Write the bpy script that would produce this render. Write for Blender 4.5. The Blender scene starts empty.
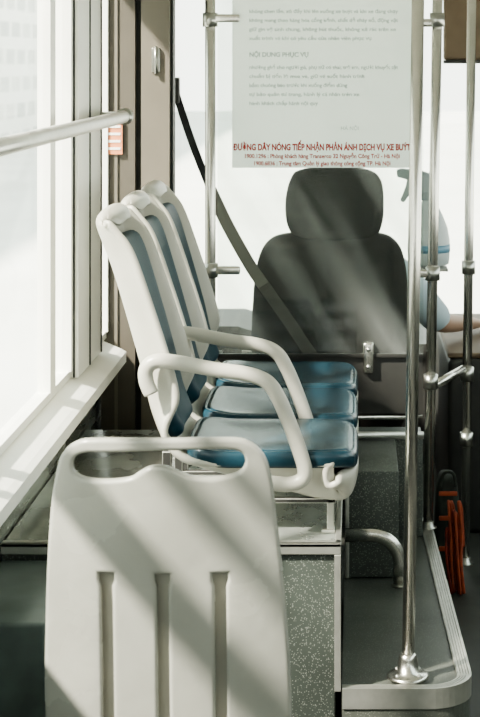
import bpy, bmesh, math, random
from mathutils import Vector, Matrix
random.seed(4)
C = bpy.context.scene.collection

# ------------------------------------------------------------------ materials
def mat(name, col, rough=0.5, metal=0.0, var=0.0, scale=8.0, bump=0.0, bscale=60.0, rvar=0.0, stretch=None, spec=.5):
    m = bpy.data.materials.new(name); m.use_nodes = True
    nt = m.node_tree; b = nt.nodes['Principled BSDF']
    b.inputs['Roughness'].default_value = rough
    b.inputs['Metallic'].default_value = metal
    b.inputs['Specular IOR Level'].default_value = spec
    tc = nt.nodes.new('ShaderNodeTexCoord'); src = tc.outputs['Object']
    if stretch:
        mp = nt.nodes.new('ShaderNodeMapping'); mp.inputs['Scale'].default_value = stretch
        nt.links.new(src, mp.inputs[0]); src = mp.outputs[0]
    n = nt.nodes.new('ShaderNodeTexNoise'); n.inputs['Scale'].default_value = scale; n.inputs['Detail'].default_value = 5
    nt.links.new(src, n.inputs['Vector'])
    r = nt.nodes.new('ShaderNodeValToRGB')
    c = Vector(col)
    r.color_ramp.elements[0].position = 0.3; r.color_ramp.elements[1].position = 0.7
    r.color_ramp.elements[0].color = (*(c * (1 - var)), 1)
    r.color_ramp.elements[1].color = (*[min(1, x * (1 + var)) for x in c], 1)
    nt.links.new(n.outputs['Fac'], r.inputs['Fac'])
    nt.links.new(r.outputs['Color'], b.inputs['Base Color'])
    if rvar:
        mr = nt.nodes.new('ShaderNodeMapRange'); mr.inputs[1].default_value = .3; mr.inputs[2].default_value = .7
        mr.inputs[3].default_value = rough - rvar; mr.inputs[4].default_value = rough + rvar
        nt.links.new(n.outputs['Fac'], mr.inputs[0]); nt.links.new(mr.outputs[0], b.inputs['Roughness'])
    if bump:
        n2 = nt.nodes.new('ShaderNodeTexNoise'); n2.inputs['Scale'].default_value = bscale; n2.inputs['Detail'].default_value = 4
        nt.links.new(tc.outputs['Object'], n2.inputs['Vector'])
        bp = nt.nodes.new('ShaderNodeBump'); bp.inputs['Strength'].default_value = bump; bp.inputs['Distance'].default_value = 0.002
        nt.links.new(n2.outputs['Fac'], bp.inputs['Height']); nt.links.new(bp.outputs['Normal'], b.inputs['Normal'])
    return m

def speckle(name, base, spot, scale=110, thr=0.28, rough=0.45):
    m = mat(name, base, rough, var=0.25, scale=6)
    nt = m.node_tree; b = nt.nodes['Principled BSDF']
    tc = [n for n in nt.nodes if n.type == 'TEX_COORD'][0]
    ramp = [n for n in nt.nodes if n.type == 'VALTORGB'][0]
    v = nt.nodes.new('ShaderNodeTexVoronoi'); v.inputs['Scale'].default_value = scale
    nt.links.new(tc.outputs['Object'], v.inputs['Vector'])
    lt = nt.nodes.new('ShaderNodeMath'); lt.operation = 'LESS_THAN'; lt.inputs[1].default_value = thr
    nt.links.new(v.outputs['Distance'], lt.inputs[0])
    sp = nt.nodes.new('ShaderNodeSeparateColor'); nt.links.new(v.outputs['Color'], sp.inputs[0])
    gt = nt.nodes.new('ShaderNodeMath'); gt.operation = 'GREATER_THAN'; gt.inputs[1].default_value = 0.35
    nt.links.new(sp.outputs[0], gt.inputs[0])
    mu = nt.nodes.new('ShaderNodeMath'); mu.operation = 'MULTIPLY'
    nt.links.new(lt.outputs[0], mu.inputs[0]); nt.links.new(gt.outputs[0], mu.inputs[1])
    mx = nt.nodes.new('ShaderNodeMix'); mx.data_type = 'RGBA'
    nt.links.new(mu.outputs[0], mx.inputs[0]); nt.links.new(ramp.outputs[0], mx.inputs[6])
    mx.inputs[7].default_value = (*spot, 1)
    nt.links.new(mx.outputs[2], b.inputs['Base Color'])
    return m

def glass(name, haze=0.06, tint=(1, 1, 1), sm=(1, 1, 1), ns=2.5, lo=.5, hi=1.5, rot=0):
    m = bpy.data.materials.new(name); m.use_nodes = True
    nt = m.node_tree; nt.nodes.clear()
    o = nt.nodes.new('ShaderNodeOutputMaterial')
    t = nt.nodes.new('ShaderNodeBsdfTransparent'); t.inputs[0].default_value = (*tint, 1)
    g = nt.nodes.new('ShaderNodeBsdfGlossy'); g.inputs['Roughness'].default_value = 0.03
    d = nt.nodes.new('ShaderNodeBsdfDiffuse'); d.inputs[0].default_value = (.9, .92, .9, 1)
    tl = nt.nodes.new('ShaderNodeBsdfTranslucent'); tl.inputs[0].default_value = (.9, .92, .9, 1)
    tc = nt.nodes.new('ShaderNodeTexCoord'); mp = nt.nodes.new('ShaderNodeMapping'); mp.inputs['Scale'].default_value = sm
    mp0 = nt.nodes.new('ShaderNodeMapping'); mp0.inputs['Rotation'].default_value = (0, math.radians(rot), 0)
    n = nt.nodes.new('ShaderNodeTexNoise'); n.inputs['Scale'].default_value = ns
    nt.links.new(tc.outputs['Object'], mp0.inputs[0]); nt.links.new(mp0.outputs[0], mp.inputs[0]); nt.links.new(mp.outputs[0], n.inputs['Vector'])
    mr = nt.nodes.new('ShaderNodeMapRange'); mr.inputs[1].default_value = .42; mr.inputs[2].default_value = .68
    mr.inputs[3].default_value = haze * lo; mr.inputs[4].default_value = haze * hi
    nt.links.new(n.outputs['Fac'], mr.inputs[0])
    a = nt.nodes.new('ShaderNodeMixShader'); a.inputs[0].default_value = .5
    nt.links.new(d.outputs[0], a.inputs[1]); nt.links.new(tl.outputs[0], a.inputs[2])
    f = nt.nodes.new('ShaderNodeMixShader'); f.inputs[0].default_value = .04
    nt.links.new(t.outputs[0], f.inputs[1]); nt.links.new(g.outputs[0], f.inputs[2])
    h = nt.nodes.new('ShaderNodeMixShader')
    nt.links.new(mr.outputs[0], h.inputs[0]); nt.links.new(f.outputs[0], h.inputs[1]); nt.links.new(a.outputs[0], h.inputs[2])
    nt.links.new(h.outputs[0], o.inputs[0])
    return m

def translucent(name, col, fac=.5, var=.03):
    m = mat(name, col, .5, var=var, scale=3)
    nt = m.node_tree; b = nt.nodes['Principled BSDF']; o = [n for n in nt.nodes if n.type == 'OUTPUT_MATERIAL'][0]
    tl = nt.nodes.new('ShaderNodeBsdfTranslucent'); tl.inputs[0].default_value = (*col, 1)
    tr = nt.nodes.new('ShaderNodeBsdfTransparent')
    mx = nt.nodes.new('ShaderNodeMixShader'); mx.inputs[0].default_value = fac
    nt.links.new(b.outputs[0], mx.inputs[1]); nt.links.new(tl.outputs[0], mx.inputs[2])
    m2 = nt.nodes.new('ShaderNodeMixShader'); m2.inputs[0].default_value = .22
    nt.links.new(mx.outputs[0], m2.inputs[1]); nt.links.new(tr.outputs[0], m2.inputs[2]); nt.links.new(m2.outputs[0], o.inputs[0])
    return m

def facade(name):
    m = mat(name, (.72, .72, .68), .9, var=.06, scale=.3)
    nt = m.node_tree; b = nt.nodes['Principled BSDF']
    tc = nt.nodes.new('ShaderNodeTexCoord'); sx = nt.nodes.new('ShaderNodeSeparateXYZ'); cb = nt.nodes.new('ShaderNodeCombineXYZ')
    nt.links.new(tc.outputs['Object'], sx.inputs[0]); nt.links.new(sx.outputs['Y'], cb.inputs[0]); nt.links.new(sx.outputs['Z'], cb.inputs[1])
    br = nt.nodes.new('ShaderNodeTexBrick'); br.inputs['Scale'].default_value = .35; br.inputs['Mortar Size'].default_value = .06
    br.inputs['Color1'].default_value = (.45, .47, .45, 1); br.inputs['Color2'].default_value = (.62, .62, .58, 1); br.inputs['Mortar'].default_value = (.76, .76, .72, 1)
    nt.links.new(cb.outputs[0], br.inputs['Vector']); nt.links.new(br.outputs['Color'], b.inputs['Base Color'])
    return m

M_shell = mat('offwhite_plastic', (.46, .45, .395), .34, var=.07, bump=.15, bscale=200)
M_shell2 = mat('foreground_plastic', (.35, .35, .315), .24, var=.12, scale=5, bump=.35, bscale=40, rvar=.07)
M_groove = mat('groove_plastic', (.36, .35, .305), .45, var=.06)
M_blue = mat('blue_vinyl', (.014, .042, .060), .25, var=.08, scale=6, bump=.15, bscale=150, spec=.5)
M_blueb = mat('blue_vinyl_back', (.012, .040, .058), .42, var=.08, scale=6, bump=.12, bscale=300, spec=.15)
M_chrome = mat('stainless_steel', (.66, .645, .60), .26, 1.0, var=.06, scale=20)
M_pale = mat('pale_steel', (.82, .81, .77), .35, .7, var=.05, scale=20)
M_dkchrome = mat('worn_steel', (.45, .45, .42), .32, 1.0, var=.1, scale=20)
M_alu = mat('aluminium_trim', (.56, .56, .52), .38, .85, var=.08, scale=30, bump=.2)
M_panel = mat('wall_panel_grey', (.17, .18, .165), .5, var=.25, scale=7, bump=.2)
M_metalp = mat('worn_metal_panel', (.48, .51, .48), .28, .7, var=.45, scale=6, bump=.6, bscale=22, rvar=.1, stretch=(1, .6, 3))
M_white = mat('window_frame_white', (.88, .88, .83), .4, var=.03)
M_rubber = mat('black_rubber', (.02, .022, .022), .6, var=.2)
M_filler = mat('grey_teal_plastic', (.10, .13, .125), .4, var=.25)
M_taupe = mat('pillar_taupe', (.17, .152, .122), .55, var=.1, scale=5)
M_taupe2 = mat('pillar_dark_taupe', (.10, .088, .07), .6, var=.1, scale=5)
M_speck = speckle('speckled_vinyl', (.045, .054, .047), (.20, .215, .195), 230, .32)
M_speckD = speckle('speckled_vinyl_dark', (.075, .085, .076), (.26, .28, .25), 220, .30)
M_floorp = speckle('platform_vinyl', (.078, .085, .074), (.18, .19, .17), 230, .28, .4)
M_floor = mat('bus_floor', (.045, .047, .042), .5, var=.2, scale=10)
M_ceil = mat('ceiling_panel', (.5, .49, .44), .6, var=.04)
M_seatdark = mat('driver_seat_fabric', (.010, .008, .0065), .9, var=.25, scale=20, bump=.4, spec=.2)
M_dark = mat('dark_plastic', (.03, .03, .028), .5, var=.2)
M_brown = mat('brown_panel', (.14, .10, .065), .6, var=.15)
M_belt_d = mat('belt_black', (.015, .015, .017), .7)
M_belt_l = mat('belt_sunlit', (.17, .155, .13), .7)  # lighter tone paints sun and haze onto the lower belt
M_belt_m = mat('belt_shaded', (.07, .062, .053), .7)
M_glass = glass('window_glass', .05)
M_glassp = glass('partition_glass', .050, (.94, .97, .95), (6, 1, .6), 1.5, .5, 2.8, 32)  # stretched haze streaks painted in for reflections on the glass
M_poster = translucent('poster_film', (.95, .98, .96), .78)
M_red = mat('red_ink', (.34, .010, .006), .5)
M_ink = mat('grey_ink', (.36, .42, .41), .6)
M_orange = mat('orange_sticker', (.66, .26, .13), .5, var=.2)
M_redcl = mat('red_orange_cloth', (.18, .022, .010), .7, var=.4, scale=30)
M_redcl2 = mat('orange_strap', (.30, .06, .025), .7, var=.3, scale=30)
M_road = mat('road_concrete', (.62, .61, .57), .9, var=.08, scale=.4)
M_bld = facade('pale_building')
M_skin = mat('skin', (.36, .24, .18), .5, var=.05)
M_shirt = mat('light_blue_shirt', (.44, .53, .58), .8, var=.06)
M_pants = mat('navy_trousers', (.02, .025, .04), .8, var=.1)
M_hair = mat('black_hair', (.012, .01, .009), .5)
M_botw = mat('bottle_plastic', (.46, .51, .52), .3, var=.04)
M_trig = mat('trigger_plastic', (.30, .34, .35), .35, var=.04)
M_botb = mat('bottle_blue', (.16, .30, .40), .4)
M_green = mat('dark_bag_cloth', (.025, .03, .024), .8, var=.4, scale=30)

# ------------------------------------------------------------------ helpers
def link(o, parent=None):
    C.objects.link(o)
    if parent is not None:
        o.parent = parent
        o.matrix_parent_inverse = Matrix.Translation(-parent.location)
    return o

def meta(o, label=None, cat=None, group=None, kind=None):
    if label: o['label'] = label
    if cat: o['category'] = cat
    if group: o['group'] = group
    if kind: o['kind'] = kind
    return o

def root(name, loc, label, cat, group=None):
    e = bpy.data.objects.new(name, None); e.location = loc; e.empty_display_size = .05
    C.objects.link(e)
    return meta(e, label, cat, group)

def from_bm(bm, name, m, parent=None, smooth=True):
    me = bpy.data.meshes.new(name)
    bmesh.ops.recalc_face_normals(bm, faces=bm.faces[:])
    bm.to_mesh(me); bm.free()
    if smooth:
        for p in me.polygons: p.use_smooth = True
    o = bpy.data.objects.new(name, me)
    for mm in (m if isinstance(m, list) else [m]): me.materials.append(mm)
    return link(o, parent)

def add_box(bm, a, b, bevel=0, seg=2, mi=0):
    mn = Vector([min(a[i], b[i]) for i in range(3)]); mx = Vector([max(a[i], b[i]) for i in range(3)])
    r = bmesh.ops.create_cube(bm, size=1)
    for v in r['verts']:
        v.co = Vector([(mn[i] + mx[i]) / 2 + v.co[i] * (mx[i] - mn[i]) for i in range(3)])
    fs = set(f for v in r['verts'] for f in v.link_faces)
    for f in fs: f.material_index = mi
    if bevel:
        es = set(e for v in r['verts'] for e in v.link_edges)
        bmesh.ops.bevel(bm, geom=list(es), offset=bevel, segments=seg, affect='EDGES', profile=.5)

def box(name, a, b, m, bevel=0, parent=None, seg=3):
    bm = bmesh.new(); add_box(bm, a, b, bevel, seg)
    o = from_bm(bm, name, m, parent, smooth=bevel > 0)
    return o

def boxes(name, lst, m, bevel=0, parent=None):
    bm = bmesh.new()
    for x in lst:
        add_box(bm, x[0], x[1], bevel, 2, x[2] if len(x) > 2 else 0)
    return from_bm(bm, name, m, parent, smooth=False)

def to_mesh_obj(tmp, name, parent, smooth=True):
    C.objects.link(tmp)
    dg = bpy.context.evaluated_depsgraph_get(); dg.update()
    me = bpy.data.meshes.new_from_object(tmp.evaluated_get(dg))
    mw = tmp.matrix_world.copy()
    bpy.data.objects.remove(tmp)
    me.transform(mw); me.name = name
    if smooth:
        for p in me.polygons: p.use_smooth = True
    o = bpy.data.objects.new(name, me)
    return link(o, parent)

def catmull(pts, n=6):
    pts = [Vector(p) for p in pts]; out = []
    P = [pts[0] * 2 - pts[1]] + pts + [pts[-1] * 2 - pts[-2]]
    for i in range(1, len(P) - 2):
        p0, p1, p2, p3 = P[i - 1], P[i], P[i + 1], P[i + 2]
        for k in range(n):
            t = k / n
            out.append(.5 * ((2 * p1) + (-p0 + p2) * t + (2 * p0 - 5 * p1 + 4 * p2 - p3) * t * t + (-p0 + 3 * p1 - 3 * p2 + p3) * t ** 3))
    out.append(pts[-1]); return out

def tube(name, pts, r, m, parent=None, smooth_path=False, flat=1.0, res=8):
    if smooth_path: pts = catmull(pts)
    pts = [Vector(p) for p in pts]
    bm = bmesh.new(); rings = []
    N = res * 2
    T0 = (pts[1] - pts[0]).normalized()
    up = Vector((0, 1, 0)) if abs(T0.y) < .9 else Vector((0, 0, 1))
    for i, p in enumerate(pts):
        T = (pts[min(i + 1, len(pts) - 1)] - pts[max(i - 1, 0)]).normalized()
        A = (up - T * up.dot(T)).normalized(); B = T.cross(A)
        rr = r[i] if isinstance(r, (list, tuple)) else r
        rings.append([bm.verts.new(p + A * math.cos(2 * math.pi * k / N) * rr * flat + B * math.sin(2 * math.pi * k / N) * rr) for k in range(N)])
    for i in range(len(rings) - 1):
        for k in range(N):
            bm.faces.new((rings[i][k], rings[i][(k + 1) % N], rings[i + 1][(k + 1) % N], rings[i + 1][k]))
    bm.faces.new(rings[0][::-1]); bm.faces.new(rings[-1])
    return from_bm(bm, name, m, parent)

def lathe(name, prof, center, m, parent=None, N=32):
    bm = bmesh.new(); rings = []
    for (r, z) in prof:
        rings.append([bm.verts.new(Vector(center) + Vector((r * math.cos(2 * math.pi * k / N), r * math.sin(2 * math.pi * k / N), z))) for k in range(N)])
    for i in range(len(rings) - 1):
        for k in range(N):
            bm.faces.new((rings[i][k], rings[i][(k + 1) % N], rings[i + 1][(k + 1) % N], rings[i + 1][k]))
    bm.faces.new(rings[0][::-1]); bm.faces.new(rings[-1])
    return from_bm(bm, name, m, parent)

def prism(name, poly, y0, y1, m, parent=None, bevel=0, axis='Y'):
    bm = bmesh.new()
    if axis == 'Y': a = [bm.verts.new((p[0], y0, p[1])) for p in poly]; b = [bm.verts.new((p[0], y1, p[1])) for p in poly]
    else: a = [bm.verts.new((p[0], p[1], y0)) for p in poly]; b = [bm.verts.new((p[0], p[1], y1)) for p in poly]
    n = len(poly)
    bm.faces.new(a); bm.faces.new(b[::-1])
    for i in range(n): bm.faces.new((a[i], b[i], b[(i + 1) % n], a[(i + 1) % n]))
    if bevel: bmesh.ops.bevel(bm, geom=bm.edges[:], offset=bevel, segments=2, affect='EDGES')
    return from_bm(bm, name, m, parent, smooth=False)

def subsurf(o, l=1):
    s = o.modifiers.new('sub', 'SUBSURF'); s.levels = l; s.render_levels = l

def dome(name, p, r, m, parent):
    bm = bmesh.new(); bmesh.ops.create_uvsphere(bm, u_segments=10, v_segments=6, radius=r, matrix=Matrix.Translation(p))
    return from_bm(bm, name, m, parent)

# ------------------------------------------------------------------ SETTING
WX = -.83
meta(box('floor', (-.92, -.6, -.06), (1.55, 7.7, 0), M_floor), kind='structure')
meta(box('ceiling', (-.92, -.6, 2.25), (1.55, 7.7, 2.31), M_ceil), kind='structure')
meta(boxes('wall_left', [((-.92, -.6, 0), (-.86, 7.7, .74)), ((-.92, -.6, 2.08), (-.84, 7.7, 2.25)),
                         ((-.92, -.6, .74), (-.86, -.3, 2.08)), ((-.92, 2.02, .74), (-.86, 2.12, 2.08)), ((-.92, 7.55, .74), (-.86, 7.7, 2.08))], M_metalp), kind='structure')
meta(boxes('wall_right', [((1.49, -.6, 0), (1.55, 7.7, .95)), ((1.49, -.6, 1.85), (1.55, 7.7, 2.25)),
                          ((1.49, -.6, .95), (1.55, 1.0, 1.85)), ((1.49, 1.6, .95), (1.55, 1.75, 1.85)), ((1.49, 4.2, .95), (1.55, 4.35, 1.85)), ((1.49, 6.2, .95), (1.55, 6.35, 1.85))], M_panel), kind='structure')
meta(boxes('wall_front', [((-.92, 7.7, 0), (1.55, 7.78, .5)), ((-.92, 7.7, 2.1), (1.55, 7.78, 2.31)), ((-.92, 7.7, .5), (-.84, 7.78, 2.1)), ((1.45, 7.7, .5), (1.55, 7.78, 2.1))], M_taupe2), kind='structure')
meta(boxes('wall_back', [((-.92, -.66, 0), (1.55, -.6, 1.1)), ((-.92, -.66, 1.9), (1.55, -.6, 2.31)), ((-.92, -.66, 1.1), (-.6, -.6, 1.9)), ((1.2, -.66, 1.1), (1.55, -.6, 1.9))], M_panel), kind='structure')

def window(name, y0, y1, z0, z1, fr=.035, extra=None):
    fb = .022
    fr_o = boxes(name, [((WX - .03, y0, z0), (WX + .008, y1, z0 + fb)), ((WX - .03, y0, z1 - fr), (WX + .015, y1, z1)),
                        ((WX - .03, y0, z0 + fb), (WX + .015, y0 + fr, z1 - fr)), ((WX - .03, y1 - fr, z0 + fb), (WX + .015, y1, z1 - fr))] + (extra or []), M_white)
    meta(fr_o, kind='structure')
    box('pane', (WX - .012, y0 + fr, z0 + fb), (WX - .008, y1 - fr, z1 - fr), M_glass, parent=fr_o)
    return fr_o
window('window_1', 2.12, 4.90, .785, 2.08, extra=[((WX - .025, 4.56, .80), (WX + .01, 4.64, 2.05)), ((WX - .025, 3.30, .80), (WX + .01, 3.37, 2.05)), ((WX - .025, 3.78, .80), (WX + .01, 3.83, 2.05)), ((WX - .025, 3.62, .80), (WX + .01, 3.65, 2.05)),  # last three posts sit out of view, added to stripe the sunlight
       ((WX - .025, 2.15, 1.50), (WX + .01, 3.30, 1.54)), ((WX - .025, 2.15, 1.22), (WX + .01, 3.30, 1.32))])  # out-of-view bars added to cast shadow bands on the foreground seat
window('window_2', 5.34, 5.60, .785, 2.08, .02)
window('window_3', -.3, 2.02, .785, 2.08)
window('window_4', 5.75, 7.55, .785, 2.08)
p = boxes('trim_1', [((WX - .03, 4.90, .785), (WX + .03, 5.34, 2.08), 0), ((WX + .015, 4.896, .785), (WX + .020, 4.90, 2.08), 1), ((WX + .03, 5.10, .785), (WX + .033, 5.112, 2.08), 1), ((WX + .03, 5.325, .785), (WX + .033, 5.34, 2.08), 1)], [M_white, M_rubber])
meta(p, kind='structure')
sill = prism('trim_2', [(-.86, .70), (-.765, .70), (-.75, .715), (-.75, .748), (-.765, .757), (WX, .785), (-.86, .785)], -.3, 5.55, M_white)
meta(sill, kind='structure')
meta(boxes('trim_3', [((-.862, -.3, .60), (-.845, 5.55, .64)), ((-.862, 3.3, 0), (-.85, 3.33, .7)), ((-.862, 4.92, .54), (-.846, 4.95, .7))], M_alu, .002), kind='structure')

pl = boxes('trim_4', [((-.84, 5.60, .0), (-.728, 5.72, 2.25), 0), ((-.728, 5.625, .0), (-.708, 5.72, 2.25), 2), ((-.708, 5.60, .0), (-.615, 5.70, 2.25), 1),
                      ((-.615, 5.63, .0), (-.606, 5.70, 2.25), 2), ((-.795, 5.594, .0), (-.785, 5.60, 2.25), 1)], [M_taupe2, M_taupe, M_rubber])
meta(pl, kind='structure')
h = root('door_hinge', (-.655, 5.59, 1.70), 'small grey metal hinge on the taupe pillar', 'hinge')
box('hinge_plate', (-.672, 5.59, 1.66), (-.645, 5.60, 1.74), M_dkchrome, .002, h)
tube('hinge_pin', [(-.658, 5.585, 1.655), (-.658, 5.585, 1.745)], .006, M_dkchrome, h)
st = box('sticker', (-.822, 5.587, 1.39), (-.768, 5.593, 1.50), M_orange)
meta(st, 'small faded orange sticker on the pillar', 'sticker')
for i in range(4):
    box('sticker_print', (-.817, 5.585, 1.405 + i * .024), (-.774, 5.587, 1.413 + i * .024), M_white, parent=st)

ext = box('street_ground', (-40, -20, -.72), (40, 80, -.70), M_road); meta(ext, 'pale sunlit concrete street outside the bus', 'road')
bd = boxes('building', [((-16, -5, -.7), (-9, 79, 5))], M_bld); meta(bd, 'pale hazy building facade beside the street', 'building')

# ------------------------------------------------------------------ wheel arch box, platform
arch = root('wheel_arch_box', (-.45, 4.8, .18), 'speckled grey vinyl wheel arch box carrying the bench seats', 'platform box')
box('box_body', (-.855, 4.10, 0), (-.05, 5.38, .522), M_speck, .004, arch)
box('top_sheet', (-.855, 4.10, .522), (-.05, 5.38, .530), M_metalp, .001, arch)
boxes('edge_trim', [((-.855, 4.088, .510), (-.036, 4.10, .537)), ((-.855, 4.088, .527), (-.036, 4.12, .537)), ((-.052, 4.088, .18), (-.036, 4.10, .510)),
                    ((-.05, 4.10, .505), (-.036, 5.38, .537)), ((-.05, 4.10, .18), (-.042, 4.12, .505))], M_alu, .002, arch)
hb = root('corner_filler', (-.8, 3.9, 0), 'grey-teal box added for the shadowed corner by the wall', 'filler box')  # invented box, carries the dark teal tone of this shadowed corner
box('filler_body', (-.855, 3.62, 0), (-.66, 4.085, .50), M_filler, .01, hb)
boxes('filler_slats', [((-.663, 3.68, .1 + i * .05), (-.656, 4.02, .115 + i * .05)) for i in range(7)], M_dark, .001, hb)

def arc(cx, cy, r, a0, a1, n=10):
    return [(cx + r * math.cos(math.radians(a0 + (a1 - a0) * i / n)), cy + r * math.sin(math.radians(a0 + (a1 - a0) * i / n))) for i in range(n + 1)]
def plat_outline(ins):
    r = .11 - ins
    return [(-.033, 4.085 + ins)] + arc(.285 - .11, 4.085 + .11, r, -90, 0) + [(.262 - ins, 5.0), (.245 - ins, 5.62)]
plat = root('platform', (.1, 4.8, 0), 'raised grey vinyl platform with ribbed aluminium edge', 'platform')
prism('platform_top', [(-.034, 4.09)] + plat_outline(.004)[1:] + [(-.034, 5.61)], 0, .178, M_floorp, plat, axis='Z')
bm = bmesh.new()
def strip(bm, A, B, z0, z1):
    va = [[bm.verts.new((p[0], p[1], z)) for p in q] for q, z in ((A, z0), (A, z1), (B, z1), (B, z0))]
    n = len(A)
    for i in range(n - 1):
        for k in range(4):
            bm.faces.new((va[k][i], va[k][i + 1], va[(k + 1) % 4][i + 1], va[(k + 1) % 4][i]))
    for e in (0, n - 1): bm.faces.new([va[k][e] for k in range(4)])
strip(bm, plat_outline(0), plat_outline(.007), .14, .189)
for k in range(4): strip(bm, plat_outline(.008 + k * .007), plat_outline(.013 + k * .007), .176, .187)
strip(bm, plat_outline(.006), plat_outline(.036), .174, .184)
from_bm(bm, 'edge_trim', M_alu, plat, False)

sp = root('curved_floor_rail', (.03, 4.92, .18), 'slim curved metal rail bending down to the platform', 'rail')
rim = [(-.032, 4.92, .325), (.045, 4.92, .325)] + [(.045 + .083 * math.sin(a), 4.92, .242 + .083 * math.cos(a)) for a in [i * math.pi / 16 for i in range(1, 9)]] + [(.128, 4.92, .184)]
tube('rail_tube', rim, .020, M_chrome, sp, flat=.6)
lathe('rail_foot', [(.024, 0), (.024, .003), (.018, .006)], (.128, 4.92, .179), M_dkchrome, sp)

pb = root('partition_base', (0, 5.46, .18), 'speckled grey boxed base beneath the glass partition', 'partition base')
box('base_panel', (-.031, 5.42, .18), (.213, 5.60, .492), M_speckD, .004, pb)
box('front_panel', (-.033, 4.99, .18), (.125, 5.42, .492), M_speckD, .004, pb)
box('corner_trim', (-.033, 4.982, .18), (-.02, 4.99, .492), M_alu, .002, pb)

# ------------------------------------------------------------------ SEATS
PW, PY0 = .198, 4.36
path2 = [(-.582, 1.290), (-.596, 1.312), (-.618, 1.320), (-.637, 1.300), (-.622, 1.25), (-.595, 1.18), (-.560, 1.065), (-.530, .93), (-.503, .82), (-.458, .735), (-.38, .690),
         (-.27, .662), (-.16, .630), (-.07, .607), (-.022, .615), (-.004, .650), (-.002, .685)]
path2 = [(x - .008 * (z > 1.0), z) for x, z in path2]
path = [Vector((p[0], 0, p[1])) for p in path2]
SP = catmull(path, 5)
cum = [0]
for i in range(1, len(SP)): cum.append(cum[-1] + (SP[i] - SP[i - 1]).length)
L = cum[-1]
def nrm(i):
    T = (SP[min(i + 1, len(SP) - 1)] - SP[max(i - 1, 0)]).normalized()
    return Vector((-T.z, 0, T.x))
def lerp(a, b, t): return a + (b - a) * t
def wing(i):
    s = cum[i]
    if s < .60:
        ks = [(0, .0), (.08, .022), (.16, .052), (.45, .064), (.62, .070)]
        for (a, b), (c, d) in zip(ks, ks[1:]):
            if s <= c: return lerp(b, d, (s - a) / (c - a))
    n = nrm(i); z = SP[i].z
    if n.z > .35: v = (.700 - z) / n.z
    else: v = .064
    v = max(.0, min(.095, v))
    if L - s < .11: v = min(v, .03 + max(0, (L - s - .03)) * .8) if n.z < .8 else v
    return v
wv = [wing(i) for i in range(len(SP))]
for _ in range(3): wv = [wv[0]] + [(wv[i - 1] + 2 * wv[i] + wv[i + 1]) / 4 for i in range(1, len(wv) - 1)] + [wv[-1]]
def grid_shell():
    bm = bmesh.new(); rows = []
    NT = 22
    for i, p in enumerate(SP):
        d = cum[i]; de = L - d; hw = PW - .012 * (d < .7) * (1 - d / .7)
        r = .10
        if d < r: hw = hw - r + math.sqrt(max(0, r * r - (r - d) ** 2))
        r2 = .03
        if de < r2: hw = hw - r2 + math.sqrt(max(0, r2 * r2 - (r2 - de) ** 2))
        n = nrm(i); row = []
        for k in range(NT + 1):
            t = -1 + 2 * k / NT
            t2 = math.copysign(abs(t) ** .8, t)
            w = max(0, (abs(t2) - .74) / .19); w = min(1, w); w = w * w * (3 - 2 * w)
            off = n * (wv[i] * w + .012 * t2 * t2)
            row.append(bm.verts.new(p + off + Vector((0, PY0 + hw * t2, 0))))
        rows.append(row)
    for i in range(len(rows) - 1):
        for k in range(NT):
            bm.faces.new((rows[i][k], rows[i][k + 1], rows[i + 1][k + 1], rows[i + 1][k]))
    return bm
def pad(name, s0, s1, hw0, th, base, m, parent, rnd=.06):
    bm = bmesh.new(); NT = 18; NS = 30; top = []; bot = []
    for i in range(NS + 1):
        u = i / NS; s = lerp(s0, s1, .5 - .5 * math.cos(math.pi * u))
        j = max(k for k in range(len(cum)) if cum[k] <= s + 1e-9); j = min(j, len(SP) - 2)
        f = (s - cum[j]) / (cum[j + 1] - cum[j]); p = SP[j].lerp(SP[j + 1], f); n = nrm(j).lerp(nrm(j + 1), f).normalized()
        dd = min(s - s0, s1 - s); hw = hw0
        if dd < rnd: hw = hw0 - rnd + math.sqrt(max(0, rnd ** 2 - (rnd - dd) ** 2))
        ed = min(1, dd / .03)
        rt, rb = [], []
        for k in range(NT + 1):
            t = math.sin(math.pi / 2 * (-1 + 2 * k / NT)); y = hw * t
            e2 = min(1, (hw - abs(y)) / .03); hh = min(ed, e2); hh = math.sqrt(max(0, 1 - (1 - hh) ** 2))
            dip = .010 * (1 - t * t)
            rt.append(bm.verts.new(p + n * (base + th * (.35 + .65 * hh) - dip) + Vector((0, PY0 + y, 0))))
            rb.append(bm.verts.new(p + n * (base) + Vector((0, PY0 + y, 0))))
        top.append(rt); bot.append(rb)
    for G in (top, bot):
        for i in range(NS):
            for k in range(NT): bm.faces.new((G[i][k], G[i][k + 1], G[i + 1][k + 1], G[i + 1][k]))
    for i in range(NS):
        for k in (0, NT): bm.faces.new((top[i][k], top[i + 1][k], bot[i + 1][k], bot[i][k]))
    for k in range(NT):
        for i in (0, NS): bm.faces.new((top[i][k], top[i][k + 1], bot[i][k + 1], bot[i][k]))
    return from_bm(bm, name, m, parent)
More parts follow.
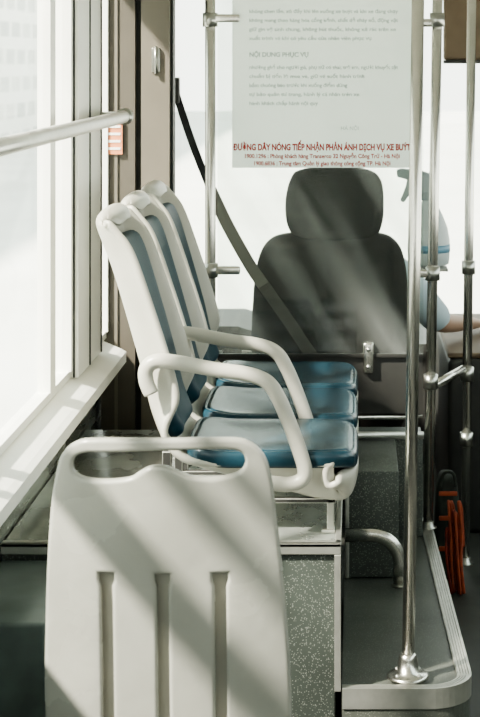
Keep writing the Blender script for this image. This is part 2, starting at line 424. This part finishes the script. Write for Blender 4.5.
def cushion(name, x0, x1, hw, z0, z1, m, parent):
    bm = bmesh.new(); N = 64
    cx, ax = (x0 + x1) / 2, (x1 - x0) / 2
    def ring(sc, z):
        vs = []
        for k in range(N):
            a = 2 * math.pi * k / N; e = 2 / 6.5
            ux = math.copysign(abs(math.cos(a)) ** e, math.cos(a)); uy = math.copysign(abs(math.sin(a)) ** e, math.sin(a))
            x = cx + ax * ux * sc; y = hw * uy * sc
            drop = -.014 * max(0, (ux * sc - .75) / .25) ** 2
            rise = .012 * max(0, (-ux * sc - .55) / .45)
            vs.append(bm.verts.new((x, PY0 + y, z + drop + rise)))
        return vs
    h = z1 - z0
    prof = [(.90, z0), (.975, z0 + .002), (.992, z0 + h * .2), (1.0, z0 + h * .5), (.998, z0 + h * .75), (.985, z0 + h * .92), (.965, z1), (.945, z1 + .0005), (.935, z1 - .003), (.925, z1 + .001), (.88, z1 + .002), (.7, z1 - .003), (.45, z1 - .008), (.2, z1 - .010)]
    rs = [ring(s, z) for s, z in prof]
    for a, b in zip(rs, rs[1:]):
        for k in range(N): bm.faces.new((a[k], a[(k + 1) % N], b[(k + 1) % N], b[k]))
    bm.faces.new(rs[0][::-1]); bm.faces.new(rs[-1])
    return from_bm(bm, name, m, parent)

s1 = root('bus_seat', (-.3, 4.36, .537), 'off-white plastic bus seat with blue vinyl pads', 'seat', 'bench seats along the wall')
sh = from_bm(grid_shell(), 'seat_shell', M_shell, s1)
so = sh.modifiers.new('sol', 'SOLIDIFY'); so.thickness = .018; so.offset = 0
subsurf(sh, 1)
pad('backrest_pad', .14, .67, .148, .046, .012, M_blueb, s1)
cushion('seat_pad', -.425, .006, .200, .698, .740, M_blue, s1)
arm_pts = [(-.500, .885), (-.512, .915), (-.512, .945), (-.490, .964), (-.44, .962), (-.344, .944), (-.262, .932), (-.215, .912),
           (-.188, .872), (-.161, .809), (-.138, .745), (-.125, .70), (-.132, .675), (-.165, .664), (-.22, .668)]
arm_pts = [(x, 4.151, z) for x, z in arm_pts]
tube('armrest', arm_pts, .0185, M_shell, s1, True, res=8)
def leg(y, parent):
    return boxes('leg', [((-.072, y - .010, .537), (-.054, y + .010, .622), 0), ((-.48, y - .011, .537), (-.458, y + .011, .73), 1), ((-.50, y - .010, .602), (-.05, y + .010, .614), 1),
                         ((-.085, y - .02, .531), (-.052, y + .02, .539), 0), ((-.50, y - .025, .531), (-.44, y + .025, .539), 1)], [M_alu, M_dark], .002, parent)
leg(4.22, s1); leg(4.50, s1)
for k in (1, 2):
    nr = s1.copy(); nr.location.y += .43 * k; C.objects.link(nr)
    for ch in list(s1.children):
        if k == 2 and ch.name.startswith('armrest'): continue
        c2 = ch.copy(); C.objects.link(c2); c2.parent = nr; c2.matrix_parent_inverse = Matrix.Translation(-s1.location)
    nr['label'] = ['off-white bus seat with blue pads, middle of the row', 'off-white bus seat with blue pads beside the glass partition'][k - 1]
s1['label'] = 'off-white bus seat with blue pads and curved armrest'

# ------------------------------------------------------------------ FOREGROUND SEAT (seen from behind)
fs = root('bus_seat', (-.35, 3.4, 0), 'off-white plastic bus seat seen from behind with handle slot', 'seat')
K = 3.15 / 1700
def Q(px, py): return ((px - 356) * K, 1.7 - (py - 60) * K)
outline = [Q(*p) for p in [(42, 764), (41, 700), (43, 640), (46, 575), (51, 515), (56, 484), (62, 462), (74, 449), (95, 444), (160, 443), (226, 443), (246, 447), (259, 459), (266, 480), (271, 520), (277, 580), (282, 640), (285, 700), (286, 764), (285, 768), (279, 770), (200, 770), (130, 770), (49, 770), (43, 768)]]
slot = [Q(*p) for p in [(80, 451), (110, 449), (150, 447), (190, 446), (226, 446), (244, 451), (249, 464), (241, 477), (218, 483), (192, 482), (176, 476), (164, 471), (152, 471), (142, 476), (130, 483), (104, 486), (80, 484), (68, 475), (68, 460)]]
def groove(cx): return [Q(*p) for p in [(cx - 12, 574), (cx + 12, 574), (cx + 12, 586), (cx + 10, 592), (cx + 10, 762), (cx - 10, 762), (cx - 10, 592), (cx - 12, 586)]]
def panel(name, polys, y, ext, bev, m, parent, smooths, rec=.10):
    cu = bpy.data.curves.new(name, 'CURVE'); cu.dimensions = '2D'; cu.fill_mode = 'BOTH'; cu.extrude = ext; cu.bevel_depth = bev; cu.bevel_resolution = 4
    for poly, smth in zip(polys, smooths):
        pts = [Vector((p[0], p[1], 0)) for p in poly]
        if smth:
            n = len(pts); o2 = []
            for i in range(n):
                p0, p1, p2, p3 = pts[i - 1], pts[i], pts[(i + 1) % n], pts[(i + 2) % n]
                for k in range(4):
                    t = k / 4
                    o2.append(.5 * ((2 * p1) + (-p0 + p2) * t + (2 * p0 - 5 * p1 + 4 * p2 - p3) * t * t + (-p0 + 3 * p1 - 3 * p2 + p3) * t ** 3))
            pts = o2
        s = cu.splines.new('POLY'); s.points.add(len(pts) - 1)
        for q, v in zip(s.points, pts): q.co = (v.x, v.y, 0, 1)
        s.use_cyclic_u = True
    cu.materials.append(m)
    t = bpy.data.objects.new(name, cu); t.rotation_euler = (math.pi / 2, 0, 0); t.location = (0, y, 0)
    o = to_mesh_obj(t, name, parent)
    bm = bmesh.new(); bm.from_mesh(o.data)
    bmesh.ops.remove_doubles(bm, verts=bm.verts[:], dist=.0002)
    for i in range(24):
        x = -.58 + i * .02
        bmesh.ops.bisect_plane(bm, geom=bm.verts[:] + bm.edges[:] + bm.faces[:], plane_co=(x, 0, 0), plane_no=(1, 0, 0))
    for i in range(12):
        z = .42 + i * .05
        bmesh.ops.bisect_plane(bm, geom=bm.verts[:] + bm.edges[:] + bm.faces[:], plane_co=(0, 0, z), plane_no=(0, 0, 1))
    for v in bm.verts:
        u = (v.co.x + .353) / .23
        v.co.y += .03 * u * u + (1.0 - v.co.z) * rec
    bm.to_mesh(o.data); bm.free()
    for pq in o.data.polygons: pq.use_smooth = True
    md = o.modifiers.new('es', 'EDGE_SPLIT'); md.split_angle = math.radians(40)
    return o
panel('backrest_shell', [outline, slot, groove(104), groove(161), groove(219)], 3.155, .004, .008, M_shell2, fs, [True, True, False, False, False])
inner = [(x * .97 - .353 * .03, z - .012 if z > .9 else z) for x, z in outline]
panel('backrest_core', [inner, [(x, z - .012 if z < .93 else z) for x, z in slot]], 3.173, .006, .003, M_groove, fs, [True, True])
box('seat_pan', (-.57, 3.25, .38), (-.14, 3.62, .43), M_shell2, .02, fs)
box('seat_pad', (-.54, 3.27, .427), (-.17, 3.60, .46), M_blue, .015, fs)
box('leg', (-.40, 3.36, 0), (-.30, 3.46, .38), M_dark, .01, fs)
box('leg_plate', (-.5, 3.28, 0), (-.2, 3.54, .012), M_dark, .004, fs)

# ------------------------------------------------------------------ POLES
def collar(name, p, r, h, m, parent):
    return tube(name, [(p[0], p[1], p[2] - h / 2), (p[0], p[1], p[2] + h / 2)], r, m, parent)
def pole(x0, x1, y, z0, z1, r, label, clamps=(), foot=1):
    e = root('grab_pole', (x0, y, z0), label, 'pole')
    tube('pole_tube', [(x0, y, z0), (x1, y, z1)], r, M_chrome, e, res=12)
    if foot == 1:
        lathe('foot_flange', [(.052, 0), (.052, .005), (.046, .009), (.026, .014), (.024, .045), (.021, .055), (r, .06)], (x0, y, z0), M_chrome, e)
    elif foot == 2:
        lathe('foot_flange', [(.028, 0), (.028, .003), (.020, .006), (.019, .02), (r, .022)], (x0, y, z0), M_dkchrome, e)
    for z in clamps:
        x = lerp(x0, x1, (z - z0) / (z1 - z0))
        collar('clamp', (x, y, z), r * 1.45, .045, M_dkchrome, e)
    return e
P1 = pole(.1275, .158, 4.17, .187, 2.25, .0155, 'stainless steel grab pole with round flange on the platform')
P2 = pole(.233, .270, 5.50, .187, 2.25, .0165, 'stainless steel pole holding the partition glass', (1.01, .66, 1.83), 2)
P0 = pole(-.470, -.472, 5.50, .0, 2.25, .017, 'stainless steel partition pole behind the bench seats', (1.83, 1.02), 2)
P3 = pole(.368, .395, 5.74, .0, 2.25, .0155, 'stainless steel pole beside the front entrance', (1.0, .64, .42), 2)
for k in range(4):
    a = math.pi / 4 + k * math.pi / 2
    dome('screw', (.1275 + .038 * math.cos(a), 4.17 + .038 * math.sin(a), .197), .006, M_dkchrome, P1)
wr = root('window_grab_rail', (-.72, 3.5, 1.524), 'horizontal pale steel grab rail across the window', 'grab rail')
tube('rail_tube', [(-.72, 2.2, 1.524), (-.72, 5.28, 1.524)], .0195, M_pale, wr, res=12)
tube('rail_collar', [(-.72, 5.26, 1.524), (-.72, 5.31, 1.524)], .026, M_dkchrome, wr, res=12)
tube('rail_bracket', [(-.72, 5.30, 1.524), (-.745, 5.325, 1.524), (-.80, 5.33, 1.524)], .014, M_dkchrome, wr, True)
tube('rail_bracket', [(-.72, 2.2, 1.524), (-.745, 2.17, 1.524), (-.83, 2.16, 1.524)], .014, M_dkchrome, wr, True)
hr = root('cross_rail', (.3, 5.6, .66), 'short chrome rail linking two poles', 'rail')
tube('rail_tube', [(.258, 5.532, .643), (.358, 5.706, .661)], .014, M_chrome, hr, res=10)
hr2 = root('lower_rail', (-.1, 5.5, .54), 'thin steel rail below the glass partition', 'rail', 'partition rails')
tube('rail_tube', [(-.45, 5.497, .545), (.216, 5.497, .545)], .007, M_chrome, hr2)
hr3 = root('lower_rail', (-.1, 5.5, .505), 'steel rail along the top of the partition base', 'rail', 'partition rails')
tube('rail_tube', [(-.47, 5.40, .508), (.215, 5.40, .508)], .0125, M_alu, hr3)

# ------------------------------------------------------------------ GLASS PARTITION + POSTER
gp = root('glass_partition', (-.1, 5.5, .745), 'clear hazy glass partition behind the driver', 'glass partition')
box('glass_pane', (-.448, 5.497, .745), (.218, 5.503, 2.2), M_glassp, parent=gp)
box('edge_channel', (-.448, 5.493, .738), (.216, 5.507, .750), M_dark, .001, gp)
box('lower_panel', (-.448, 5.505, .555), (.215, 5.515, .738), M_dark, .001, gp)
def bracket(x, z, horiz=True):
    if horiz: box('bracket', (x - .045, 5.485, z - .013), (x + .045, 5.515, z + .013), M_chrome, .006, gp)
    else: box('bracket', (x - .017, 5.482, z - .05), (x + .017, 5.515, z + .05), M_chrome, .008, gp)
bracket(-.42, 1.835); bracket(-.42, 1.02); bracket(.225, 1.82); bracket(.04, .738, False); bracket(.225, 1.01)
for dz in (-.028, .028): dome('bracket_screw', (.04, 5.481, .738 + dz), .008, M_dkchrome, gp)

po = root('notice_poster', (-.11, 5.49, 1.352), 'pale translucent notice with red hotline text on glass', 'poster')
box('poster_sheet', (-.400, 5.4905, 1.352), (.181, 5.4935, 2.12), M_poster, parent=po)
def text(body, x, z, size, m, parent, name, width=None, align='CENTER', bold=0):
    cu = bpy.data.curves.new(name, 'FONT'); cu.body = body; cu.size = size; cu.align_x = align; cu.extrude = .0004
    cu.bevel_depth = bold; cu.bevel_resolution = 0
    cu.materials.append(m)
    t = bpy.data.objects.new(name, cu); C.objects.link(t)
    bpy.context.view_layer.update()
    w = t.dimensions.x
    C.objects.unlink(t)
    t.rotation_euler = (math.pi / 2, 0, 0); t.location = (x, 5.4890, z)
    if width and w > 0: t.scale = (width / w, 1, 1)
    return to_mesh_obj(t, name, parent, False)
cx = -.110
text('ĐƯỜNG DÂY NÓNG TIẾP NHẬN PHẢN ÁNH DỊCH VỤ XE BUÝT', cx, 1.409, .028, M_red, po, 'hotline_heading', .574, bold=.0011)
text('1900.1296 : Phòng khách hàng Transerco 32 Nguyễn Công Trứ - Hà Nội', cx, 1.3835, .0185, M_red, po, 'hotline_line', .50, bold=.0005)
text('1900.6836 : Trung tâm Quản lý giao thông công cộng TP. Hà Nội', cx, 1.360, .0185, M_red, po, 'hotline_line', .44, bold=.0005)
lines = [(10, 'không chen lấn, xô đẩy khi lên xuống xe buýt và khi xe đang chạy'), (19, 'không mang theo hàng hóa cồng kềnh, chất dễ cháy nổ, động vật'),
         (28, 'giữ gìn vệ sinh chung, không hút thuốc, không xả rác trên xe'), (37, 'xuất trình vé khi có yêu cầu của nhân viên phục vụ'),
         (66, 'nhường ghế cho người già, phụ nữ có thai, trẻ em, người khuyết tật'), (75, 'chuẩn bị tiền lẻ mua vé, giữ vé suốt hành trình'), (84, 'bấm chuông báo trước khi xuống điểm dừng'),
         (93, 'tự bảo quản tư trang, hành lý cá nhân trên xe'), (102, 'hành khách chấp hành nội quy')]
for yy, tx in lines:
    text(tx, -.345, 1.7 - (yy - 60 + 3) * 5.49 / 1700, .0165, M_ink, po, 'notice_line', min(.48, .0079 * len(tx)), 'LEFT', .0002)
text('NỘI DUNG PHỤC VỤ', -.345, 1.7 - (53 - 60) * 5.49 / 1700 - .012, .020, M_ink, po, 'notice_heading', .19, 'LEFT', .0005)
text('HÀ NỘI', -.02, 1.7 - (130 - 60) * 5.49 / 1700, .017, M_ink, po, 'notice_line')

# ------------------------------------------------------------------ DRIVER AREA
def rounded(name, prof, y0, y1, m, parent, r=.03):
    cu = bpy.data.curves.new(name, 'CURVE'); cu.dimensions = '2D'; cu.fill_mode = 'BOTH'; cu.bevel_depth = r; cu.bevel_resolution = 5; cu.extrude = max(.001, (y1 - y0) / 2 - r); cu.offset = -r
    pts = [Vector((p[0], p[1], 0)) for p in prof]; n = len(pts); o2 = []
    for i in range(n):
        p0, p1, p2, p3 = pts[i - 1], pts[i], pts[(i + 1) % n], pts[(i + 2) % n]
        for k in range(5):
            t = k / 5
            o2.append(.5 * ((2 * p1) + (-p0 + p2) * t + (2 * p0 - 5 * p1 + 4 * p2 - p3) * t * t + (-p0 + 3 * p1 - 3 * p2 + p3) * t ** 3))
    s = cu.splines.new('POLY'); s.points.add(len(o2) - 1)
    for q, v in zip(s.points, o2): q.co = (v.x, v.y, 0, 1)
    s.use_cyclic_u = True; cu.materials.append(m)
    t = bpy.data.objects.new(name, cu); t.rotation_euler = (math.pi / 2, 0, 0); t.location = (0, (y0 + y1) / 2, 0)
    return to_mesh_obj(t, name, parent)
KD = 6.0 / 1700
def D(px, py): return ((px - 356) * KD, 1.7 - (py - 60) * KD)
ds = root('driver_seat', (-.09, 6.2, 0), 'dark brown fabric driver seat with tall headrest', 'driver seat')
rounded('headrest', [D(*p) for p in [(290, 180), (300, 171), (335, 167), (368, 171), (381, 181), (384, 202), (382, 226), (372, 238), (335, 241), (298, 238), (287, 226), (285, 202)]], 6.0, 6.12, M_seatdark, ds, .035)
rounded('backrest', [D(*p) for p in [(268, 243), (290, 236), (335, 234), (378, 236), (396, 244), (405, 262), (409, 300), (409, 360), (402, 430), (335, 440), (262, 430), (251, 360), (252, 300), (257, 262)]], 6.02, 6.18, M_seatdark, ds, .045)
box('seat_cushion', (-.35, 6.19, .30), (.17, 6.68, .41), M_seatdark, .05, ds)
box('pedestal', (-.27, 6.2, 0), (.09, 6.6, .30), M_dark, .01, ds)

sb = root('seat_belt', (-.63, 5.9, 1.2), 'black seat belt hanging from the pillar, lower part coloured as sunlit', 'seat belt')
def ribbon(name, pts, w, m):
    bm = bmesh.new(); pts = catmull(pts, 5); L1, L2, L3, L4 = [], [], [], []
    for i, p in enumerate(pts):
        T = (pts[min(i + 1, len(pts) - 1)] - pts[max(i - 1, 0)]).normalized(); S = Vector((0, 1, 0)).cross(T).normalized()
        L1.append(bm.verts.new(p + S * w)); L2.append(bm.verts.new(p - S * w)); L3.append(bm.verts.new(p - S * w + Vector((0, .002, 0)))); L4.append(bm.verts.new(p + S * w + Vector((0, .002, 0))))
    G = [L1, L2, L3, L4]
    for i in range(len(pts) - 1):
        for k in range(4): bm.faces.new((G[k][i], G[k][i + 1], G[(k + 1) % 4][i + 1], G[(k + 1) % 4][i]))
    bm.faces.new([g[0] for g in G]); bm.faces.new([g[-1] for g in G])
    return from_bm(bm, name, m, sb, False)
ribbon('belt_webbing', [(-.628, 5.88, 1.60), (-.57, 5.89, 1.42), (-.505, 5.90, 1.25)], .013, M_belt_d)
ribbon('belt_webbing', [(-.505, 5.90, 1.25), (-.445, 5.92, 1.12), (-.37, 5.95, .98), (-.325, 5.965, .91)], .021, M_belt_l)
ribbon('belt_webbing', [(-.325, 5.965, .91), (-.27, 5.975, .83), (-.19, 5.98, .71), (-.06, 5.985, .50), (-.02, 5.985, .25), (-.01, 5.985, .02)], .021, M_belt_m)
box('belt_anchor', (-.65, 5.86, 1.55), (-.61, 5.90, 1.64), M_dark, .006, sb)
box('belt_floor_anchor', (-.04, 5.965, .0), (.02, 5.995, .04), M_dark, .004, sb)

db = root('dashboard', (.2, 7.4, .3), 'dark grey dashboard below the windshield', 'dashboard')
prism('dash_body', [(-.8, 0), (1.4, 0), (1.4, .52), (.9, .54), (.5, .50), (-.3, .52), (-.5, .58), (-.8, .58)], 7.15, 7.66, M_dark, db)
boxes('vents', [((-.75 + i * .27, 7.14, .42), (-.56 + i * .27, 7.15, .48)) for i in range(8)], M_dkchrome, .003, db)
sw = root('steering_wheel', (-.09, 6.95, .75), 'black steering wheel in front of the driver', 'steering wheel')
ringp = [(-.09 + .2 * math.cos(a), 6.93 + .09 * math.sin(a), .78 + .17 * math.sin(a)) for a in [i * 2 * math.pi / 40 for i in range(41)]]
tube('wheel_rim', ringp, .013, M_rubber, sw)
tube('wheel_spoke', [(-.28, 6.93, .78), (.10, 6.93, .78)], .012, M_rubber, sw)
tube('steering_column', [(-.09, 6.93, .78), (-.09, 7.11, .50)], .03, M_rubber, sw)
ec = root('side_console', (.6, 6.4, 0), 'dark brown console beside the driver', 'console')
box('console_body', (.33, 6.10, 0), (1.1, 7.10, .625), M_dark, .02, ec)
box('console_lid', (.33, 6.12, .625), (1.08, 7.08, .645), M_brown, .008, ec)
hd = root('header_panel', (.6, 7.2, 1.7), 'brown panel above the front entrance', 'panel')
box('panel_body', (.37, 7.15, 1.70), (1.3, 7.22, 2.25), M_brown, .01, hd)
box('panel_trim', (.37, 7.14, 1.685), (1.3, 7.22, 1.70), M_dark, .002, hd)
wm = box('window_5', (-.84, 7.71, .5), (1.45, 7.72, 2.1), M_glass); meta(wm, kind='structure')

pe = root('person', (-.09, 6.4, .42), 'seated driver in light blue shirt, forearm on the console', 'person')
def skin(name, verts, edges, m, parent, lvl=2):
    me = bpy.data.meshes.new(name); me.from_pydata([v[0] for v in verts], edges, [])
    me.materials.append(m)
    o = bpy.data.objects.new(name, me); link(o, parent)
    o.modifiers.new('skin', 'SKIN')
    sl = me.skin_vertices[0].data if me.skin_vertices else None
    if sl is None:
        bm = bmesh.new(); bm.from_mesh(me); bm.verts.layers.skin.verify(); bm.to_mesh(me); bm.free(); sl = me.skin_vertices[0].data
    for i, v in enumerate(verts):
        r = v[1]; sl[i].radius = (r, r) if not isinstance(r, tuple) else r
    sl[0].use_root = True
    o.modifiers['skin'].use_smooth_shade = True
    subsurf(o, lvl)
    return o
V = [((-.09, 6.36, .52), (.14, .10)), ((-.09, 6.34, .66), (.13, .09)), ((-.09, 6.33, .82), (.15, .10)), ((-.09, 6.33, .95), (.12, .07)), ((-.09, 6.35, 1.04), .055), ((-.09, 6.38, 1.10), .07),
     ((-.09, 6.40, 1.18), (.078, .09)), ((-.09, 6.395, 1.24), (.06, .07)),
     ((.07, 6.33, .965), .062), ((.19, 6.31, .86), .05), ((.30, 6.30, .725), .042), ((.375, 6.40, .708), .034), ((.435, 6.50, .695), .026), ((.46, 6.545, .686), (.036, .018)),
     ((-.25, 6.33, .965), .062), ((-.33, 6.40, .82), .05), ((-.33, 6.52, .72), .042), ((-.28, 6.7, .78), .034), ((-.24, 6.84, .83), .026), ((-.235, 6.89, .84), (.036, .018)),
     ((0, 6.42, .50), .08), ((.02, 6.84, .50), .06), ((.02, 6.9, .12), .045), ((.02, 7.02, .06), .04),
     ((-.18, 6.42, .50), .08), ((-.2, 6.84, .50), .06), ((-.2, 6.9, .12), .045), ((-.2, 7.02, .06), .04), ((-.09, 6.49, 1.165), .018)]
E = [(0, 1), (1, 2), (2, 3), (3, 4), (4, 5), (5, 6), (6, 7), (3, 8), (8, 9), (9, 10), (10, 11), (11, 12), (12, 13), (3, 14), (14, 15), (15, 16), (16, 17), (17, 18), (18, 19),
     (0, 20), (20, 21), (21, 22), (22, 23), (0, 24), (24, 25), (25, 26), (26, 27), (6, 28)]
def fingers(base, d, side, wi):
    global V, E
    for k, ln in enumerate((.062, .072, .068, .052)):
        b = Vector(base) + Vector(side) * (-.024 + .016 * k); dd = Vector(d)
        i0 = len(V); V.append((tuple(b + dd * .02), .0095)); V.append((tuple(b + dd * (.02 + ln * .5) + Vector((0, 0, -.002))), .009)); V.append((tuple(b + dd * (.02 + ln) + Vector((0, 0, -.014))), .0075))
        E += [(wi, i0), (i0, i0 + 1), (i0 + 1, i0 + 2)]
    b = Vector(base) + Vector(side) * -.03 - Vector(d) * .02; i0 = len(V)
    V.append((tuple(b), .011)); V.append((tuple(b + Vector(side) * -.025 + Vector(d) * .03), .0095)); V.append((tuple(b + Vector(side) * -.03 + Vector(d) * .055), .008))
    E += [(wi, i0), (i0, i0 + 1), (i0 + 1, i0 + 2)]
fingers((.47, 6.56, .682), (.5, .85, -.05), (.85, -.5, 0), 13)
fingers((-.23, 6.90, .845), (.15, .95, .1), (-.95, .1, .1), 19)
skin('body', V, E, M_skin, pe, 2)
sV = [((-.09, 6.36, .52), (.165, .12)), ((-.09, 6.34, .66), (.15, .11)), ((-.09, 6.33, .82), (.17, .12)), ((-.09, 6.33, .955), (.14, .09)), ((-.09, 6.345, 1.01), .062),
      ((.07, 6.33, .965), .078), ((.19, 6.31, .87), .072), ((.285, 6.30, .755), .066), ((.33, 6.34, .715), .054), ((-.25, 6.33, .965), .075), ((-.33, 6.40, .82), .064), ((-.33, 6.46, .76), .058)]
skin('shirt', sV, [(0, 1), (1, 2), (2, 3), (3, 4), (3, 5), (5, 6), (6, 7), (7, 8), (3, 9), (9, 10), (10, 11)], M_shirt, pe, 2)
pV = [((-.09, 6.38, .52), (.17, .10)), ((0, 6.42, .52), .098), ((.02, 6.84, .52), .080), ((.02, 6.9, .16), .062), ((-.18, 6.42, .52), .098), ((-.2, 6.84, .52), .080), ((-.2, 6.9, .16), .062)]
skin('trousers', pV, [(0, 1), (1, 2), (2, 3), (0, 4), (4, 5), (5, 6)], M_pants, pe, 2)
bm = bmesh.new(); bmesh.ops.create_uvsphere(bm, u_segments=24, v_segments=16, radius=1)
for v in list(bm.verts):
    if v.co.z < -.35 or (v.co.y > .45 and v.co.z < .35): bm.verts.remove(v)
for v in bm.verts: v.co = Vector((-.09 + v.co.x * .088, 6.392 + v.co.y * .10, 1.19 + v.co.z * .09))
from_bm(bm, 'hair', M_hair, pe)

sb2 = root('spray_bottle', (.235, 5.62, 1.03), 'white spray bottle with pale blue band on a pole bracket', 'spray bottle')
lathe('bottle_body', [(.052, 0), (.066, .006), (.069, .03), (.069, .085), (.062, .125), (.046, .165), (.026, .205), (.018, .22), (.018, .24)], (.241, 5.62, 1.022), M_botw, sb2)
lathe('bottle_label', [(.0705, .045), (.0705, .070)], (.241, 5.62, 1.022), M_botb, sb2)
prism('trigger_head', [(.258, 1.258), (.262, 1.300), (.250, 1.322), (.225, 1.332), (.150, 1.342), (.134, 1.336), (.136, 1.314), (.172, 1.306), (.168, 1.285), (.146, 1.236), (.158, 1.230), (.186, 1.270), (.200, 1.296), (.215, 1.285), (.218, 1.258)], 5.600, 5.640, M_trig, sb2, .002)
lathe('bottle_neck', [(.022, .215), (.024, .22), (.024, .242), (.018, .247)], (.238, 5.62, 1.022), M_trig, sb2)
bk = root('bottle_bracket', (.235, 5.6, 1.01), 'small steel shelf bracket clamped to the pole', 'bracket')
box('shelf_plate', (.18, 5.525, 1.012), (.30, 5.68, 1.020), M_dkchrome, .002, bk)
box('shelf_arm', (.240, 5.525, .985), (.256, 5.66, 1.012), M_dkchrome, .002, bk)

um = root('strap_bundle', (.32, 5.42, 0), 'loose bundle of dark red-orange straps beside the platform', 'straps')
for k in range(8):
    x = .292 + .0055 * k; y = 5.40 + random.uniform(-.02, .04); z1 = random.uniform(.20, .30)
    pts = [(x + .012, y, .006), (x + random.uniform(-.006, .01), y, z1 * .35), (x + random.uniform(-.008, .008), y + .01, z1 * .7), (x - .004, y + .01, z1), (x + .006, y + .03, z1 - .03), (x + .012, y + .035, z1 * .5)]
    tube('strap', pts, random.uniform(.004, .006), [M_redcl, M_redcl2][k % 2], um, True, res=5)
bg = root('tote_bag', (.32, 5.75, 0), 'small dark cloth bag with red stripes on the floor', 'bag')
rounded('bag_body', [(.262, .02), (.335, .02), (.34, .17), (.33, .32), (.30, .345), (.268, .32), (.258, .17)], 5.54, 5.64, M_green, bg, .02)
tube('bag_strap', [(.275, 5.535, .31), (.283, 5.53, .35), (.30, 5.53, .36), (.318, 5.53, .35), (.325, 5.535, .31)], .005, M_green, bg, True, flat=.5)
for zz in (.1, .2, .28): box('bag_stripe', (.27, 5.534, zz), (.33, 5.542, zz + .015), M_redcl2, .003, bg)

# ------------------------------------------------------------------ LIGHT
w = bpy.data.worlds.new('World'); bpy.context.scene.world = w; w.use_nodes = True
nt = w.node_tree; bgn = nt.nodes['Background']
tc = nt.nodes.new('ShaderNodeTexCoord'); sx = nt.nodes.new('ShaderNodeSeparateXYZ'); rp = nt.nodes.new('ShaderNodeValToRGB')
nt.links.new(tc.outputs['Generated'], sx.inputs[0]); nt.links.new(sx.outputs['Z'], rp.inputs[0])
rp.color_ramp.elements[0].color = (.96, 1.0, .91, 1); rp.color_ramp.elements[1].color = (.79, .97, .94, 1)
nt.links.new(rp.outputs[0], bgn.inputs[0]); bgn.inputs[1].default_value = 3.4
sl = bpy.data.lights.new('Sun', 'SUN'); sl.energy = 19; sl.angle = math.radians(3.0); sl.color = (1, .95, .82)
so = bpy.data.objects.new('Sun', sl); C.objects.link(so); so.location = (-4, 0, 5)
so.rotation_euler = Vector((.52, .40, -.62)).to_track_quat('-Z', 'Y').to_euler()
try:
    bpy.context.scene.view_settings.look = 'AgX - Medium High Contrast'
except Exception as e:
    print('look', e)

# ------------------------------------------------------------------ CAMERA
cd = bpy.data.cameras.new('Camera'); cam = bpy.data.objects.new('Camera', cd); C.objects.link(cam)
cam.location = (0, 0, 1.70); cam.rotation_euler = (math.pi / 2, 0, 0)
cd.sensor_fit = 'VERTICAL'; cd.sensor_width = 24; cd.sensor_height = 36; cd.lens = 1700 / 717 * 36
cd.shift_x = -116 / 717; cd.shift_y = -298.5 / 717
cd.dof.use_dof = True; cd.dof.focus_distance = 4.7; cd.dof.aperture_fstop = 9.0
bpy.context.scene.camera = cam
